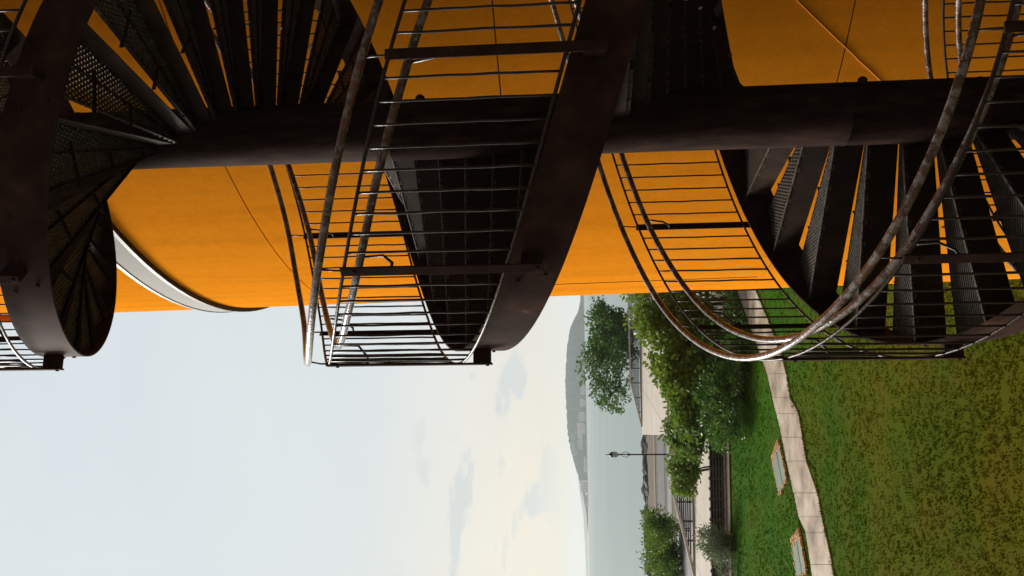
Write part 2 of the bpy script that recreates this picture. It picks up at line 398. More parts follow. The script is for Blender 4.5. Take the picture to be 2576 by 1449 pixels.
while R_(5.5 + 20 * (k + 1)) < T1:
    t = R_(5.5 + 20 * k)
    if first: o = tr0; first = False
    else:
        o = tr0.copy(); COL.objects.link(o); o.parent = stair
        g = gr0.copy(); COL.objects.link(g); g.parent = o
        g = ns0.copy(); COL.objects.link(g); g.parent = o
    o.rotation_euler.z = -t; sz = (H(t) - H(t - R_(20))) / .1528; o.location = (0, 0, H(t) + .052 + max(0, sz - 1) * .16); o.scale.z = sz
    k += 1
# posts (9 per turn) with spacer block, stand-off rod and inner bracket
pm = MB(); pm.box(-.004, .004, -.026, .026, -.035, .985)      # local: x outward
pm.v = [(x, y, z) for x, y, z in pm.v]
post_o = None
pw = MB(); RP = RB + .012
pw.box(-.0055, .0055, -.026, .026, -.03, 1.0)
for z in (.0, .93): pw.tube([(.004, 0, z), (.014, 0, z)], .011, 6)
sw = MB(); sw.box(RS - RP + .001, -.0065, -.024, .024, -.02, .085)
sr = MB(); sr.tube([(-.011, 0, .93), (-.0115, .0, 1.04), (-.0235, 0, 1.1)], .006, 6)
br = MB(); br.tube([(-.006, .012, .74), (-.05, .012, .74), (-.118, .012, .80), (-.125, .0, .90)], .008, 6)
k = math.ceil((math.degrees(T0) + 2) / 40); pfirst = None
def fullcopy(o, par):
    c = o.copy(); COL.objects.link(c); c.parent = par
    for ch in o.children: fullcopy(ch, c)
    return c
while -2 + 40 * k < math.degrees(T1) - 1:
    t = R_(-2 + 40 * k)
    if pfirst is None:
        pfirst = pw.build('post', M['steel'], stair); add_bevel(pfirst, .002)
        sw.build('spacer_block', M['steel'], pfirst); sr.build('standoff_rod', M['rod'], pfirst, True); br.build('rail_bracket', M['rod'], pfirst, True)
        o = pfirst
    else: o = fullcopy(pfirst, stair)
    o.location = (-RP * sin(t), -RP * cos(t), H(t)); o.rotation_euler.z = atan2(-cos(t), -sin(t))
    k += 1
# balusters: nine twisted bars between posts
def bent(mb, f, seed, n=9):
    pts = []; rad = []
    for i in range(n):
        z = .1556 + .8294 * i / (n - 1); e = 0 if i in (0, n - 1) else .0045
        pts.append(f(z, e * noise.noise(Vector((seed, z * 6, 1))), e * noise.noise(Vector((seed, z * 6, 7))))); rad.append(.0068 + .0010 * noise.noise(Vector((seed, z * 14, 3))))
    mb.tube(pts, rad, 6)
bws = []
for q in range(4):
    bw = MB(); bent(bw, lambda z, a, b: (a, b, z), q * 5.3); bws.append(bw)
allb = []
k = math.ceil((math.degrees(T0) + 2) / 4)
while -2 + 4 * k < math.degrees(T1) - 1:
    if k % 10: allb.append(-2 + 4 * k)
    k += 1
def score(deg):
    t = R_(deg); p = hp(t, RB, .57); p = p + Vector((PX, PY, -EYE)); q = Vector((p.x, p.y * cos(PIT) + p.z * sin(PIT), p.z * cos(PIT) - p.y * sin(PIT)))
    u = q.x / q.y * 2077; v = q.z / q.y * 2077
    vis = abs(u) < 760 and abs(v) < 1450
    return (0 if vis else 100) + q.y
allb.sort(key=score)
near, rest = allb[:100], allb[100:]
protos = []
for q, d in enumerate(near):
    t = R_(d)
    if q < 4: o = bws[q].build('baluster', M['rod'], stair, True); protos.append(o)
    else: o = protos[(q * 7) % 4].copy(); COL.objects.link(o); o.parent = stair
    o.location = (-RB * sin(t), -RB * cos(t), H(t)); o.rotation_euler.z = -t
w = MB()
for d in rest:
    t = R_(d); c = hp(t, RB, 0); bent(w, lambda z, a, b: c + Vector((a, b, z)), d)
o = w.build('baluster_run', M['rod'], stair, True); o['kind'] = 'stuff'

# ------------------------------------------------------------------ ground
def px(V, y, z=0.0):           # picture point -> point on a level plane, used once to survey the site
    U = 1449 - y; u = U - 724.5; v = 1288 - V
    ur = u * cos(ROL) + v * sin(ROL); vr = -u * sin(ROL) + v * cos(ROL)
    d = Vector((1, 0, 0)) * ur + up0 * vr + fw * 2076.9
    s = (z - EYE) / d.z; return Vector((d.x * s, d.y * s, z))
def grass_mat(blades=False):
    m = bpy.data.materials.new('grass_blades' if blades else 'lawn'); m.use_nodes = True; t = m.node_tree; b = t.nodes['Principled BSDF']
    c = N(t, 'ShaderNodeTexCoord')
    def noi(sc, det=6, ro=.6, vs=None):
        n = N(t, 'ShaderNodeTexNoise', i_Scale=sc, i_Detail=float(det), i_Roughness=ro); s_ = c.outputs['Object']
        if vs: mm = N(t, 'ShaderNodeMapping'); mm.inputs['Scale'].default_value = vs; t.links.new(s_, mm.inputs[0]); s_ = mm.outputs[0]
        t.links.new(s_, n.inputs['Vector']); return n.outputs['Fac']
    g = ramp(t, noi(.22, 5), [(.35, (.030, .074, .002)), (.5, (.046, .080, .002)), (.62, (.062, .078, .002))])
    g = mix(t, ramp(t, noi(.9, 6, .55), [(.45, (0, 0, 0)), (.75, (.5, .5, .5))]), g, (.060, .062, .003))
    g = mix(t, 1.0, g, ramp(t, noi(14, 8, .75), [(.32, (.90, .90, .90)), (.52, (1, 1, 1)), (.7, (1.06, 1.05, 1.05))]), 'MULTIPLY')
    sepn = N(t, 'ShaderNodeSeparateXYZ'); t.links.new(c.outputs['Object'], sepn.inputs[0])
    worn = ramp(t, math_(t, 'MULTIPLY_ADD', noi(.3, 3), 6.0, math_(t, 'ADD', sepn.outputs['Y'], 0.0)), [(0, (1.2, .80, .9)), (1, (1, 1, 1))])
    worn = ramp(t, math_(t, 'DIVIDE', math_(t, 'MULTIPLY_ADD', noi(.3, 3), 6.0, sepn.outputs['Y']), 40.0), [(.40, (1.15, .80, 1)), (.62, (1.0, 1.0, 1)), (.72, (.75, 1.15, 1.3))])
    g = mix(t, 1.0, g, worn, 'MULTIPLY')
    if blades:
        b.inputs['Roughness'].default_value = 1; b.inputs['Specular IOR Level'].default_value = 0; t.links.new(g, b.inputs['Base Color'])
        tl = N(t, 'ShaderNodeBsdfTranslucent'); t.links.new(g, tl.inputs[0]); mx = N(t, 'ShaderNodeMixShader', i_0=.4)
        t.links.new(b.outputs[0], mx.inputs[1]); t.links.new(tl.outputs[0], mx.inputs[2]); t.links.new(mx.outputs[0], t.nodes['Material Output'].inputs[0]); return m
    t.links.new(g, b.inputs['Base Color']); b.inputs['Roughness'].default_value = .95; b.inputs['Specular IOR Level'].default_value = .03
    bp = N(t, 'ShaderNodeBump', i_Strength=.18, i_Distance=.03); t.links.new(noi(20, 8, .75), bp.inputs['Height']); t.links.new(bp.outputs[0], b.inputs['Normal'])
    return m
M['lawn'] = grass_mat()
M['concrete'] = mat('path_concrete', (.40, .35, .28), .55, var=[(.30, (.12, .09, .055)), (.42, (.26, .19, .125)), (.54, (.38, .30, .215)), (.68, (.47, .41, .33))], vscale=1.1, detail=10, bump=.6, bscale=12)
M['pave'] = mat('promenade_paving', (.42, .36, .29), .6, var=[(.35, (.44, .37, .29)), (.65, (.52, .445, .36))], vscale=.4)
M['gdark'] = mat('grey_concrete', (.2, .19, .18), .7, var=[(.3, (.12, .115, .115)), (.7, (.25, .235, .225))], vscale=.6)
M['soil'] = mat('bare_soil', (.10, .07, .035), .9, var=[(.3, (.05, .04, .018)), (.7, (.14, .10, .055))], vscale=2, bump=.4)
M['rock'] = mat('shore_rock', (.05, .045, .045), .8, var=[(.3, (.025, .022, .022)), (.7, (.09, .08, .078))], vscale=1.0, bump=.6, bscale=3)
M['slopegrass'] = mat('slope_grass', (.16, .17, .03), .9, var=[(.3, (.07, .10, .015)), (.7, (.19, .18, .04))], vscale=.5)
M['redpath'] = mat('red_path', (.17, .09, .08), .8, var=[(.3, (.13, .085, .08)), (.7, (.2, .13, .12))], vscale=.5)
M['asphalt'] = mat('asphalt', (.09, .085, .09), .7, var=[(.3, (.07, .066, .07)), (.7, (.12, .11, .115))], vscale=.7)

def struct(name, mb, m, smooth=False):
    o = mb.build(name, m, None, smooth); o['kind'] = 'structure'; return o
# lawn, gently uneven, ends at the sea bank
w = MB(); nx, ny = 90, 70; vs = []; fs = []
def gz(x, y): return .02 * noise.noise(Vector((x * .25, y * .25, 0)))
for j in range(ny + 1):
    for i in range(nx + 1):
        x = -60 + 110 * i / nx; y = -12 + 58.5 * j / ny; vs.append((x, y, gz(x, y)))
for j in range(ny):
    for i in range(nx): a = j * (nx + 1) + i; fs.append((a, a + 1, a + nx + 2, a + nx + 1))
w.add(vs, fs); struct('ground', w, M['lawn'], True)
def sheet(name, pts, z, m, th=.1):
    w = MB(); n = len(pts); vs = [(p[0], p[1], z) for p in pts] + [(p[0], p[1], z - th) for p in pts]
    fs = [tuple(range(n)), tuple(range(2 * n - 1, n - 1, -1))] + [(i, i + n, (i + 1) % n + n, (i + 1) % n) for i in range(n)]
    w.add(vs, fs); return struct(name, w, m)
def ccw(pts):
    a = sum(pts[i][0] * pts[(i + 1) % len(pts)][1] - pts[(i + 1) % len(pts)][0] * pts[i][1] for i in range(len(pts)))
    return pts if a > 0 else pts[::-1]
# sea bank, lower terrace, shore
w = MB(); prof = [(46.4, -.03), (47, -.1), (60, -.5), (70, -2.6), (78, -3.05), (126, -3.3), (132, -4.6), (160, -6)]
vs = []; fs = []; n = 60
for i in range(n + 1):
    x = -130 + 260 * i / n
    for (y, z) in prof:
        sh = noise.noise(Vector((x * .05, y * .05, 2))) * (3 if y > 100 else .5 if y > 50 else 0)
        vs.append((x, y + sh + max(0, -x - 20) * (-.10 if y > 100 else 0), z))
m_ = len(prof)
for i in range(n):
    for j in range(m_ - 1): a = i * m_ + j; fs.append((a, a + m_, a + m_ + 1, a + 1))
w.add(vs, fs); w.m = [(0 if (k % (m_ - 1)) < 2 else 1 if (k % (m_ - 1)) < 4 else 2 if (k % (m_ - 1)) == 4 else 3) for k in range(len(fs))]
struct('sea_bank', w, [M['gdark'], M['slopegrass'], M['soil'], M['rock']])
w = MB(); w.add([(-130, 96, -3.11), (130, 96, -3.11), (130, 106, -3.15), (-130, 104, -3.15)], [(0, 1, 2, 3)]); struct('coastal_road', w, M['asphalt'])
w = MB(); w.add([(-130, 88, -3.06), (130, 88, -3.06), (130, 93, -3.06), (-130, 92, -3.06)], [(0, 1, 2, 3)]); struct('service_road', w, M['gdark'])
w = MB(); w.add([(-130, 108, -3.14), (130, 110, -3.15), (130, 113, -3.16), (-130, 110.5, -3.16)], [(0, 1, 2, 3)]); struct('shore_path', w, M['redpath'])

# water
def water_mat():
    m = bpy.data.materials.new('sea'); m.use_nodes = True; t = m.node_tree; b = t.nodes['Principled BSDF']
    c = N(t, 'ShaderNodeTexCoord'); mm = N(t, 'ShaderNodeMapping'); mm.inputs['Scale'].default_value = (.12, .5, 1); t.links.new(c.outputs['Object'], mm.inputs[0])
    n = N(t, 'ShaderNodeTexNoise', i_Scale=1.0, i_Detail=8.0, i_Roughness=.65); t.links.new(mm.outputs[0], n.inputs['Vector'])
    n2 = N(t, 'ShaderNodeTexNoise', i_Scale=.006, i_Detail=4.0); t.links.new(c.outputs['Object'], n2.inputs['Vector'])
    t.links.new(ramp(t, n2.outputs['Fac'], [(.35, (.22, .27, .26)), (.65, (.27, .32, .31))]), b.inputs['Base Color'])
    b.inputs['Roughness'].default_value = .45; b.inputs['IOR'].default_value = 1.33
    bp = N(t, 'ShaderNodeBump', i_Strength=.9, i_Distance=.25); t.links.new(n.outputs['Fac'], bp.inputs['Height']); t.links.new(bp.outputs[0], b.inputs['Normal'])
    return m
w = MB(); w.add([(-9000, 100, -4), (9000, 100, -4), (9000, 12000, -4), (-9000, 12000, -4)], [(0, 1, 2, 3)]); struct('water', w, water_mat())

# footpath of concrete slabs, edges stepping in and out
Lft = [(1860, 740), (1900, 850), (1934, 946), (1949, 1014), (1966, 1081), (1986, 1180), (2005, 1268), (2015, 1321), (2027, 1325), (2045, 1443), (2054, 1500)]
Rgt = [(1908, 740), (1945, 830), (1977, 917), (1993, 1019), (2009, 1026), (2032, 1160), (2047, 1172), (2072, 1308), (2087, 1376), (2101, 1443), (2112, 1500)]
def ipol(tab, y):
    for (v0, y0), (v1, y1) in zip(tab[:-1], tab[1:]):
        if y0 <= y <= y1: return v0 + (v1 - v0) * (y - y0) / (y1 - y0)
    return tab[-1][0]
random.seed(4)
A = [px(ipol(Lft, y), y) for y in range(740, 1501, 20)]; B = [px(ipol(Rgt, y), y) for y in range(740, 1501, 20)]
# extend to the right behind the stairs
a_d = (A[0] - A[4]).normalized(); b_d = (B[0] - B[4]).normalized()
A = [A[0] + a_d * k * .8 for k in range(24, 0, -1)] + A; B = [B[0] + b_d * k * .8 for k in range(24, 0, -1)] + B
slabs = MB(); i = 0; jit0 = jit1 = 0; nrow = 0
while i < len(A) - 2:
    n_ = random.choice([1, 1, 2]) if i < 24 else random.choice([2, 3, 3, 4])
    e = min(i + n_, len(A) - 1)
    jit0 = random.uniform(-.05, .05); jit1 = random.uniform(-.06, .06)
    nrow += 1
    dA, dB = A[i], B[i]; eA, eB = A[e], B[e]; gap = (eA - dA).normalized() * .006
    across = (dB - dA).normalized()
    q = [dA + gap + across * jit0, eA - gap + across * jit0, eB - gap + across * jit1, dB + gap + across * jit1]
    z = .03 + random.uniform(0, .010)
    split = random.choice([0, .42, .6])
    def slab(q):
        vs = [Vector((p.x, p.y, z)) for p in q] + [Vector((p.x, p.y, -.1)) for p in q]
        slabs.add(vs, [(0, 1, 2, 3), (0, 4, 5, 1), (1, 5, 6, 2), (2, 6, 7, 3), (3, 7, 4, 0)])
    if split:
        m0, m1 = q[0].lerp(q[3], split), q[1].lerp(q[2], split); g_ = across * .008
        slab([q[0], q[1], m1 - g_, m0 - g_]); z += .004; slab([m0 + g_, m1 + g_, q[2], q[3]])
    else: slab(q)
    i = e
slabs.f = [tuple(f) for f in slabs.f]
o = struct('path', slabs, M['concrete'])
import bmesh
def fixn(o):
    bm = bmesh.new(); bm.from_mesh(o.data); bmesh.ops.recalc_face_normals(bm, faces=bm.faces); bm.to_mesh(o.data); bm.free()
fixn(o)

# two flat panels edged with orange stones
M['panel'] = mat('green_grey_panel', (.16, .20, .13), .4, var=[(.3, (.11, .15, .10)), (.7, (.19, .23, .15))], vscale=1.5)
M['ostone'] = mat('orange_stone', (.5, .3, .14), .85, var=[(.3, (.38, .22, .10)), (.7, (.66, .42, .22))], vscale=6)
def panel(corners, label):
    c = [px(*q) for q in corners]; cen = sum(c, Vector()) / 4
    r = tag(empty('ground_panel', (cen.x, cen.y, 0)), label, 'ground slab', 'stone edged slabs in the lawn')
    c = [p - cen for p in c]
    w = MB(); vs = [Vector((p.x, p.y, .075)) * 1 for p in c] + [Vector((p.x, p.y, -.1)) for p in c]
    w.add(vs, [(0, 1, 2, 3), (0, 4, 5, 1), (1, 5, 6, 2), (2, 6, 7, 3), (3, 7, 4, 0)])
    o = w.build('slab', M['panel'], r); fixn(o)
    w = MB(); m0, m1 = c[0].lerp(c[3], .62), c[1].lerp(c[2], .58); w.bar(Vector((m0.x, m0.y, .079)), Vector((m1.x, m1.y, .079)), .035, .006); w.build('crack', M['blackseal'], r)
    w = MB()
    for k in range(4):
        p, q = c[k], c[(k + 1) % 4]; L = (q - p).length; nn = max(3, int(L / .09)); rows = 4 if k == 3 else 1
        outn = ((p + q) / 2).normalized()
        for j in range(nn):
            for rr in range(rows):
                s = p.lerp(q, (j + .5) / nn) + outn * (.01 + .07 * rr) + Vector((random.uniform(-.03, .03), random.uniform(-.03, .03), 0))
                Mx = Matrix.Translation((s.x, s.y, .07)) @ Matrix.Rotation(random.uniform(0, 3), 4, 'Z') @ Matrix.Rotation(random.uniform(-.3, .3), 4, 'X')
                a, b_ = random.uniform(.035, .055), random.uniform(.025, .04)
                w.box(-a, a, -b_, b_, -.06, random.uniform(.01, .03), M=Mx)
    o = w.build('stone_edging', M['ostone'], r); add_bevel(o, .015, 1)
panel([(1949, 1166), (1966, 1243), (1984, 1205), (1966, 1121)], 'green grey slab edged with orange stones, whole slab in view beside the path')
panel([(1999, 1378), (2012, 1455), (2034, 1440), (2018, 1350)], 'green grey slab edged with orange stones, cut off by the picture edge below the footpath')

# promenades
sheet('promenade_deck', [(-10.8, 60), (60, 60), (60, 86), (-15.4, 86)], .02, M['pave'], .6)
w = MB()
for k in range(22): w.box(-10.5 + 2.6 * k, -10.44 + 2.6 * k, 60.1, 85.3, .021, .0245)
struct('promenade_joints', w, M['gdark'])
a, b_, c_, d_ = px(1740, 1100), px(1742, 1600), px(1792, 1600), px(1788, 1100)
w = MB()
w.box(-45, 26, 38.6, 45.6, -.2, .09); struct('pavement', w, M['pave'])
w = MB()
for k in range(18): w.box(-40 + 3.1 * k, -39.975 + 3.1 * k, 38.7, 45.5, .091, .094)
struct('pavement_joints', w, M['gdark'])
w = MB(); w.box(-45, 26, 34.6, 38.55, -.2, .072); struct('planting_bed', w, M['soil'])

# railings: cream concrete top rail that runs down to the kerb at its end
M['netwire'] = mat('dark_wire', (.05, .045, .045), .6)
M['block'] = mat('grey_block', (.24, .215, .20), .8, var=[(.3, (.15, .135, .125)), (.7, (.30, .27, .25))], vscale=1.5)
def railing(x0, xk, x1, y, h, label, sp):
    r = tag(empty('sea_railing', ((x0 + x1) / 2, y, .02)), label, 'railing', 'sea front railings'); ox = (x0 + x1) / 2
    w = MB(); w.bar((x0 - ox, 0, .05), (xk - ox, 0, h), .22, .16); w.bar((xk - ox - .02, 0, h), (x1 - ox, 0, h), .22, .16); o = w.build('top_rail', M['cream'], r); add_bevel(o, .02)
    w = MB(); w.box(x0 - ox, x1 - ox, -.12, .12, 0, .16); w.build('kerb', M['cream'], r)
    n_ = int((x1 - x0) / sp); p0 = None
    w = MB()
    for k in range(1, 9):
        zz_ = .16 + (h - .2) * k / 9; xs = x0 + (xk - x0) * min(1, (zz_ + .05) / h); w.tube([(xs - ox, 0, zz_), (x1 - ox, 0, zz_)], .035, 4)
    w.build('wires', M['netwire'], r)
    for k in range(1, n_):
        x = x0 + (x1 - x0) * k / n_; hh = h if x > xk else h * (x - x0) / (xk - x0)
        if hh < .3: continue
        w = MB(); w.box(x - ox - .04, x - ox + .04, -.05, .05, .16, hh - .06); w.build('post', M['netwire'], r)
railing(-14.5, -9.8, 26, 85.5, 1.15, 'long cream railing at the far edge of the promenade, behind the dark tree', 1.5)
railing(-16.2, -11.2, -4.5, 46.0, 1.2, 'nearer cream railing sloping down to the pavement, left of the lamp post', 1.0)
w = MB(); w.box(-11.5, 30, 46.6, 47.2, -.4, .16); w.build('low_wall', M['block'])
tag(bpy.data.objects['low_wall'], 'low grey concrete wall behind the nearer railing at the back of the pavement', 'wall')

# lamp post
lp = px(1728, 1143); lamp = tag(empty('street_lamp', (lp.x, lp.y, 0)), 'slim black lamp post with a single globe lantern standing against the sea', 'street lamp')
M['iron'] = mat('black_iron', (.012, .012, .013), .4)
M['globe'] = mat('lamp_glass', (.35, .42, .44), .15)
w = MB(); ring_tube(w, [(.16, 0), (.16, .12), (.10, .2), (.09, .7), (.06, .8), (.045, 1.2), (.04, 3.3), (.07, 3.34), (.07, 3.4), (.035, 3.45), (.03, 3.9), (.07, 3.95), (.03, 4.02)], 12); w.build('pole', M['iron'], lamp, True)
w = MB()
for s in (-1, 1): w.tube([(s * .035, 0, 3.35), (s * .17, 0, 3.55), (s * .10, 0, 3.75), (s * .02, 0, 3.85)], .018, 6)
w.build('scroll', M['iron'], lamp, True)
w = MB(); ring_tube(w, [(.09, 4.02), (.15, 4.1), (.19, 4.22), (.18, 4.34), (.12, 4.44)], 16); w.build('lantern', M['globe'], lamp, True)
w = MB(); ring_tube(w, [(.19, 4.36), (.13, 4.47), (.05, 4.55), (.02, 4.6), (.025, 4.66), (.006, 4.8)], 14); w.build('finial', M['iron'], lamp, True)

# slatted block parapet between shrubs
f0, f1 = px(1827, 1120), px(1829, 1400)
fy = (f0.y + f1.y) / 2
fen = tag(empty('slatted_parapet', ((f0.x + f1.x) / 2, fy, 0)), 'low dark slatted block parapet beside the pavement between shrubs', 'parapet')
M['slat'] = mat('weathered_block', (.10, .09, .08), .85, var=[(.3, (.05, .045, .04)), (.7, (.17, .15, .13))], vscale=3)
x0, x1 = f1.x - 1.0, f0.x + 2.5; cx = (f0.x + f1.x) / 2; n_ = int((x1 - x0) / .42)
w = MB(); w.box(x0 - cx, x1 - cx, -.2, .18, 0, .1); w.build('base', M['cream'], fen)
w = MB()
for k in range(5):
    z = .16 + k * .125; w.box(x0 - cx, x1 - cx, -.07, .05, z, z + .035, M=None)
w.build('slats', M['block'], fen)
for k in range(n_ + 1):
    x = x0 + (x1 - x0) * k / n_; w = MB(); w.box(x - cx - .045, x - cx + .045, -.085, .08, .102, .74); w.build('pier', M['slat'], fen)
w = MB(); w.box(x0 - cx, x1 - cx, .06, .075, .1, .7); w.build('back_panel', M['blackseal'], fen)

# shore rocks
random.seed(11); rocks = MB()
def blob(mb, c, s, sub=None, mi=0):
    bm = bmesh.new(); bmesh.ops.create_icosphere(bm, subdivisions=2, radius=1); k = random.uniform(0, 99)
    for v in bm.verts:
        q = 1 + .35 * noise.noise(v.co * 1.3 + Vector((k, k, k))); v.co = Vector((v.co.x * s[0] * q, v.co.y * s[1] * q, v.co.z * s[2] * q)) + Vector(c)
    bm.verts.ensure_lookup_table(); mb.add([v.co[:] for v in bm.verts], [tuple(v.index for v in f.verts) for f in bm.faces], mi); bm.free()
for k in range(420):
    x = random.uniform(-60, 20); y = 126 + max(0, -x - 20) * -.1 + noise.noise(Vector((x * .05, 6, 2))) * 3 + random.gauss(0, 1.6)
    s = random.uniform(.35, 1.3); blob(rocks, (x, y, -3.7 + random.uniform(0, .5)), (s, s * .8, s * .55))
o = rocks.build('shore_rocks', M['rock']); o['kind'] = 'stuff'

# ------------------------------------------------------------------ vegetation
def leaf_mat(name, lo, mid, hi, trans=.35, spec=.35):
    m = bpy.data.materials.new(name); m.use_nodes = True; t = m.node_tree; b = t.nodes['Principled BSDF']
    g = N(t, 'ShaderNodeNewGeometry'); c = N(t, 'ShaderNodeTexCoord')
    n = N(t, 'ShaderNodeTexNoise', i_Scale=.9, i_Detail=3.0); t.links.new(c.outputs['Object'], n.inputs['Vector'])
    f = math_(t, 'ADD', math_(t, 'MULTIPLY', g.outputs['Random Per Island'], .5), math_(t, 'MULTIPLY', n.outputs['Fac'], .5))
    t.links.new(ramp(t, f, [(.2, lo), (.5, mid), (.8, hi)]), b.inputs['Base Color'])
    b.inputs['Roughness'].default_value = .4; b.inputs['Specular IOR Level'].default_value = spec
    tl = N(t, 'ShaderNodeBsdfTranslucent'); t.links.new(ramp(t, f, [(.2, mid), (.8, hi)]), tl.inputs[0])
    mx = N(t, 'ShaderNodeMixShader', i_0=trans); t.links.new(b.outputs[0], mx.inputs[1]); t.links.new(tl.outputs[0], mx.inputs[2])
    t.links.new(mx.outputs[0], t.nodes['Material Output'].inputs[0]); return m
M['leafA'] = leaf_mat('leaf_dark', (.018, .055, .006), (.055, .14, .012), (.12, .24, .035))
M['leafB'] = leaf_mat('leaf_light', (.045, .10, .005), (.13, .22, .013), (.26, .36, .05))
M['leafC'] = leaf_mat('leaf_mid', (.035, .085, .006), (.10, .19, .014), (.21, .32, .05))
M['leafD'] = leaf_mat('leaf_pale', (.05, .075, .035), (.12, .17, .08), (.24, .29, .17))
M['bark'] = mat('bark', (.10, .07, .05), .9, var=[(.3, (.05, .035, .025)), (.7, (.16, .12, .09))], vscale=8, bump=.6)
def leaf(mb, p, d, n, L, Wd):
    d = d.normalized(); s = d.cross(n)
    if s.length < .05: s = d.cross(Vector((.3, .8, .5)))
    s.normalize(); s *= Wd / 2; u = s.cross(d).normalized() * L * .12
    mb.add([p, p + d * L * .45 + s + u, p + d * L, p + d * L * .45 - s + u], [(0, 1, 2, 3)])
def rv(): 
    while True:
        v = Vector((random.uniform(-1, 1), random.uniform(-1, 1), random.uniform(-1, 1)))
        if .05 < v.length < 1: return v.normalized()
def tree(name, loc, h, rx, rz, cz, m, nl, leafL, leafW, label, cat, group=None, seed=1, trunks=1, lobes=9, droop=0.1, tr_=.12, spiky=0):
    random.seed(seed)
    root = tag(empty(name, loc), label, cat, group)
    tm = MB(); cm_ = MB(); centres = []
    for k in range(lobes):
        v = rv(); c = Vector((v.x * rx * .72, v.y * rx * .6, cz + v.z * rz * .68)) * 1
        centres.append((c, random.uniform(.30, .52)))
    for tI in range(trunks):
        b0_ = Vector((random.uniform(-.3, .3) * (trunks > 1), random.uniform(-.2, .2) * (trunks > 1), 0)); top = Vector((random.uniform(-.2, .2) * rx, random.uniform(-.2, .2) * rx, cz))
        mid = b0_.lerp(top, .5) + Vector((random.uniform(-.15, .15), random.uniform(-.15, .15), 0)) * rx * .3
        tm.tube([b0_ - Vector((0, 0, .1)), b0_.lerp(mid, .5), mid, top], [tr_, tr_ * .8, tr_ * .65, tr_ * .35], 8)
        for c, s in centres[tI::trunks]:
            q = mid.lerp(top, random.uniform(0, .9)); bend = q.lerp(c, .5) + Vector((0, 0, .1 * rz))
            tm.tube([q, bend, c], [tr_ * .4, tr_ * .25, tr_ * .08], 6)
            for _ in range(4): tm.tube([bend.lerp(c, .6), c + Vector((rv().x * rx * s * .7, rv().y * rx * s * .7, rv().z * rz * s * .7))], [tr_ * .1, tr_ * .03], 5)
    per = nl // lobes
    for c, s in centres:
        ntw = max(6, per // 14)
        for _ in range(ntw):
            v = rv(); rad = random.uniform(.45, 1.08 + spiky * random.random())
            tip = c + Vector((v.x * rx * s * rad, v.y * rx * s * rad, v.z * rz * s * rad * 1.1))
            if tip.z < .12: tip.z = random.uniform(.12, .4)
            dv = (tip - c); dv = dv.normalized() if dv.length > 0 else Vector((0, 0, 1))
            for _ in range(14):
                p = tip + rv() * leafL * random.uniform(.3, 1.6)
                d = (dv * .8 + rv() * .9 + Vector((0, 0, spiky * .8 - droop))).normalized()
                leaf(cm_, p, d, rv(), leafL * random.uniform(.6, 1.25), leafW * random.uniform(.7, 1.2))
    tm.build('trunk', M['bark'], root, True); cm_.build('crown', m, root)
    return root
def at(V, y, z=0.): return px(V, y, z)
# dark tree beyond the promenade railing
tree('tree', (-7.6, 90, -3.1), 9, 5.6, 2.9, 6.3, M['leafA'], 9500, .42, .22, 'broad dark green tree in front of the sea, beyond the promenade railing', 'tree', seed=3, lobes=15, tr_=.25)
p = at(1850, 810); tree('shrub_tree', (p.x + .9, p.y + 1.2, .05), 4, 2.1, 1.75, 2.3, M['leafB'], 6500, .24, .15, 'bright green leafy tree right beside the tower edge, seen through the stair rails', 'tree', 'seafront trees by the pavement', 5, 2, 11, tr_=.09)
p = at(1850, 880); tree('shrub_tree', (p.x + .1, p.y + .9, .05), 4, 1.8, 1.25, 1.7, M['leafB'], 6500, .25, .16, 'bright green leafy tree just left of the lower handrail curve', 'tree', 'seafront trees by the pavement', 8, 2, 10, tr_=.09)
p = at(1858, 985); tree('shrub_tree', (p.x, p.y + .8, .05), 4, 1.8, 1.1, 1.45, M['leafC'], 7000, .24, .15, 'mid green bushy tree in the middle of the seafront clump', 'tree', 'seafront trees by the pavement', 13, 2, 10, tr_=.09)
p = at(1830, 1095); tree('shrub_tree', (p.x, p.y + 1.2, .05), 4, 1.4, .8, 1.5, M['leafC'], 4600, .19, .11, 'mid green tree with thin bare stems beside the slatted parapet', 'tree', 'seafront trees by the pavement', 21, 3, 8, tr_=.05)
p = at(1795, 1190); tree('shrub_tree', (p.x, p.y + .3, .05), 4, 1.15, .62, 1.38, M['leafB'], 3200, .19, .11, 'light green leftmost tree of the clump, just right of the lamp post base', 'tree', 'seafront trees by the pavement', 22, 3, 7, tr_=.05)
p = at(1845, 935); tree('shrub_tree', (p.x, p.y + .5, .05), 4, 1.5, 1.0, 1.9, M['leafB'], 4200, .24, .15, 'yellow green tree between the two bushiest seafront trees, left of the handrail curve', 'tree', 'seafront trees by the pavement', 61, 3, 9, tr_=.06)
p = at(1872, 1030); tree('shrub', (p.x + .3, p.y, .02), 2, 1.75, .75, .78, M['leafA'], 4500, .16, .08, 'dark low shrub in front of the seafront trees at the lawn edge', 'shrub', None, 31, 3, 9, tr_=.03, spiky=.5)
p = at(1868, 890); tree('shrub', (p.x + .3, p.y, .02), 2, 2.2, .8, .8, M['leafA'], 4500, .16, .08, 'dark low shrub under the trees, seen through the balusters', 'shrub', None, 33, 3, 9, tr_=.03, spiky=.3)
p = at(1850, 1400); tree('shrub', (p.x, p.y + .3, .02), 2, 1.15, .68, .72, M['leafD'], 3800, .14, .05, 'pale grey green feathery shrub left of the slatted parapet', 'shrub', None, 41, 3, 9, tr_=.03, spiky=.4)
p = at(1712, 1450); tree('tree', (p.x, p.y + 3, -.3), 3, 2.5, 1.15, .9, M['leafC'], 6000, .28, .12, 'wild green tree at the left picture edge behind the nearer railing', 'tree', None, 51, 4, 11, tr_=.06, spiky=.6)
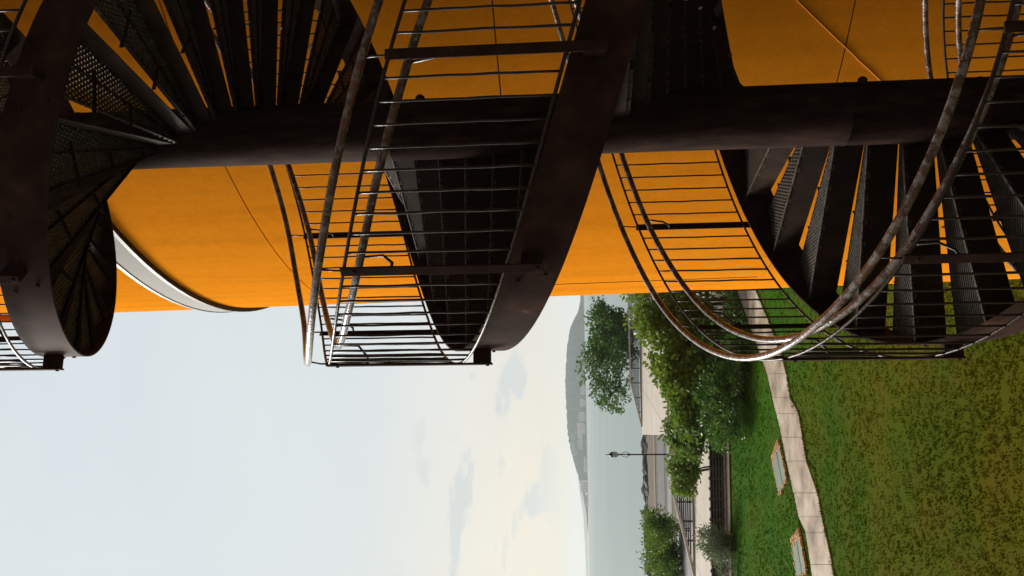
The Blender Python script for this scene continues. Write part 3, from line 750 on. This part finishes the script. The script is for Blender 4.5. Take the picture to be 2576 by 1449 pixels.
tree('tree', (-14.8, 50.2, -.3), 3, .9, 1.1, 1.9, M['leafC'], 1500, .26, .11, 'small spiky green sapling rising against the sea behind the nearer railing', 'tree', None, 53, 2, 5, tr_=.04, spiky=.9)
# soil under the shrubs, and grass blades
def off_path(p):
    for i in range(len(A) - 1):
        q = [A[i], A[i + 1], B[i + 1], B[i]]; sg = 0
        for k in range(4):
            e = q[(k + 1) % 4] - q[k]; c_ = e.x * (p.y - q[k].y) - e.y * (p.x - q[k].x)
            sg += 1 if c_ > 0 else -1
        if abs(sg) == 4: return False
    return True
def grass_field(n, seed):
    random.seed(seed); g = MB()
    for _ in range(n):
        u = random.random(); y = 7.5 + 27 * u ** 1.4; x = random.uniform(-.42 * y - 1, .40 * y + 1)
        if not off_path(Vector((x, y, 0))): continue
        pc = noise.noise(Vector((x * .5, y * .5, 4)))
        for k in range(4):
            a = random.uniform(0, 6.3); L = random.uniform(.010, .028) * (1.25 + pc); b = Vector((x + random.uniform(-.06, .06), y + random.uniform(-.06, .06), .0 + gz(x, y)))
            s = Vector((cos(a), sin(a), 0)) * .008 * (1 + y / 14); t_ = b + Vector((random.uniform(-.5, .5) * L, random.uniform(-.5, .5) * L, L))
            g.add([b - s, b + s, t_], [(0, 1, 2)])
    return g
fr = MB(); random.seed(77)
for E_, sgn in ((A, 1), (B, -1)):
    for i in range(len(E_) - 1):
        L_ = (E_[i + 1] - E_[i]).length
        for _ in range(int(L_ * 60)):
            p = E_[i].lerp(E_[i + 1], random.random()); ac = (B[i] - A[i]).normalized() * sgn
            e = .07 * noise.noise(Vector((p.x * 2.2, p.y * 2.2, 5))) + .03
            b = p + ac * (e + random.uniform(-.16, .015)); b.z = .0; a_ = random.uniform(0, 6.3); L2 = random.uniform(.05, .10); sd_ = Vector((cos(a_), sin(a_), 0)) * .02
            t_ = b + Vector((random.uniform(-.05, .05), random.uniform(-.05, .05), L2)); fr.add([b - sd_, b + sd_, t_], [(0, 1, 2)])
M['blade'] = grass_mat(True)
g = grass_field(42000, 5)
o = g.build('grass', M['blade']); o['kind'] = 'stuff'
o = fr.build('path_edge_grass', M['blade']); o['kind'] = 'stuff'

# ------------------------------------------------------------------ far shore
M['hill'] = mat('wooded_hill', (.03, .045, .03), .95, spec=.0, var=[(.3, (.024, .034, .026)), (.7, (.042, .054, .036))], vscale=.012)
M['farwhite'] = mat('far_white_wall', (.8, .78, .74), .8)
M['farglass'] = mat('far_window', (.33, .33, .34), .4)
M['farroof'] = mat('far_roof', (.3, .18, .15), .8)
def az(y): return (1449 - y - 724.5) / 2076.9
def ridge(name, prof, dist, z0, m, depth=500, extra=0):
    w = MB(); vs = []; fs = []; n = 160
    for i in range(n + 1):
        y = prof[0][0] + (prof[-1][0] - prof[0][0]) * i / n
        for (a, ha), (b, hb_) in zip(prof[:-1], prof[1:]):
            if a <= y <= b: hh = ha + (hb_ - ha) * (y - a) / (b - a)
        hh *= 1 + .05 * noise.noise(Vector((y * .12, 0, 1))) + .03 * noise.noise(Vector((y * .5, 3, 1)))
        x = az(y) * dist
        for (dy, k) in ((0, 0), (60, .22), (160, .55), (280, .85), (380, 1.0), (550, .7), (900, 0)):
            vs.append((x * (dist + dy) / dist, dist + dy, z0 + hh * k * (1 + .12 * noise.noise(Vector((x * .01, dy * .01, 5))) * (0 < k < 1)) + 2.0 * noise.noise(Vector((x * .06, dy * .05, 2))) * (k > 0)))
    for i in range(n):
        for j in range(6): a = i * 7 + j; fs.append((a, a + 1, a + 8, a + 7))
    w.add(vs, fs); o = struct(name, w, m, False); fixn(o); return o
D1 = 2700; mpx = D1 * 1.14 / 2076.9
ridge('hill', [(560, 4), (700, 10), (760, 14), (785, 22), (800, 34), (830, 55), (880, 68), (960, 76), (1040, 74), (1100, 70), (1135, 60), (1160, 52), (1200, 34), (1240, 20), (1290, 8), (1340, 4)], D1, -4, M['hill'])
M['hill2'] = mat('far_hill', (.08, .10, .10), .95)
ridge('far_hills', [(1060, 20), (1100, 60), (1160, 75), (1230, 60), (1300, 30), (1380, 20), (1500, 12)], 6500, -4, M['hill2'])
w = MB(); w.add([(-1500, D1 - 60, -3), (1200, D1 - 60, -3), (1200, D1 + 200, -1), (-1500, D1 + 200, -1), (-1500, D1 - 62, -5), (1200, D1 - 62, -5)], [(0, 1, 2, 3), (4, 5, 1, 0)]); struct('far_beach', w, M['pave'])
def farb(y, Vb, hpx, wpx, label, dd=30, rows=4, cols=5, roofcol='farwhite'):
    dist = D1 + dd; mp_ = dist / 2076.9; x = az(y) * dist; ww = wpx * mp_; hh = hpx * mp_
    zb = -3 + max(0, Vb) * mp_
    r = tag(empty('apartment_block', (x, dist, zb)), label, 'building', 'white buildings on the far shore')
    w = MB(); w.box(-ww / 2, ww / 2, 0, 30, -25, hh); w.build('wall', M['farwhite'], r)
    w = MB(); w.box(-ww / 2 - 1, ww / 2 + 1, -1, 31, hh, hh + 2); w.build('roof', M[roofcol], r)
    for j in range(rows):
        for i in range(cols):
            w = MB(); cx_ = -ww / 2 + ww * (i + .5) / cols; cz_ = hh * (j + .45) / rows; w.box(cx_ - ww / cols * .28, cx_ + ww / cols * .28, -.6, .02, cz_ - hh / rows * .2, cz_ + hh / rows * .25)
            w.build('window', M['farglass'], r)
farb(1122, 27, 9, 52, 'wide white apartment block high on the hillside across the bay', 200, 3, 9)
farb(1082, 8, 14, 24, 'white apartment block on the far shore under the left hillside', 20, 4, 4)
farb(1052, 8, 11, 20, 'small white block on the far shore just right of the wide ones', 15, 3, 4, 'farroof')
farb(1110, 7, 13, 46, 'long white hotel near the water under the hillside block', 60, 4, 8)
farb(1228, 1, 15, 26, 'isolated white tower block at the left foot of the hill', 10, 5, 4)
farb(1018, 4, 10, 16, 'low white block at the water below the middle of the hill', 10, 3, 3)
farb(985, 3, 10, 22, 'low pink roofed block on the shore nearest the dark tree', 12, 3, 4, 'farroof')
farb(1172, 2, 5, 36, 'low white shed on the far shore beneath the hill slope', 8, 1, 6)
farb(1262, 0, 6, 30, 'low reddish roofed building beyond the white tower block', 8, 1, 5, 'farroof')

# ------------------------------------------------------------------ sea air
def haze():
    m = bpy.data.materials.new('haze'); m.use_nodes = True; t = m.node_tree; t.nodes.remove(t.nodes['Principled BSDF'])
    v = N(t, 'ShaderNodeVolumePrincipled'); v.inputs['Color'].default_value = (.86, .91, .93, 1); v.inputs['Density'].default_value = .00013; v.inputs['Anisotropy'].default_value = .2
    t.links.new(v.outputs[0], t.nodes['Material Output'].inputs['Volume'])
    w = MB(); w.box(-9500, 9500, -40, 12500, -40, 190); o = w.build('haze', m); o['kind'] = 'stuff'
haze()
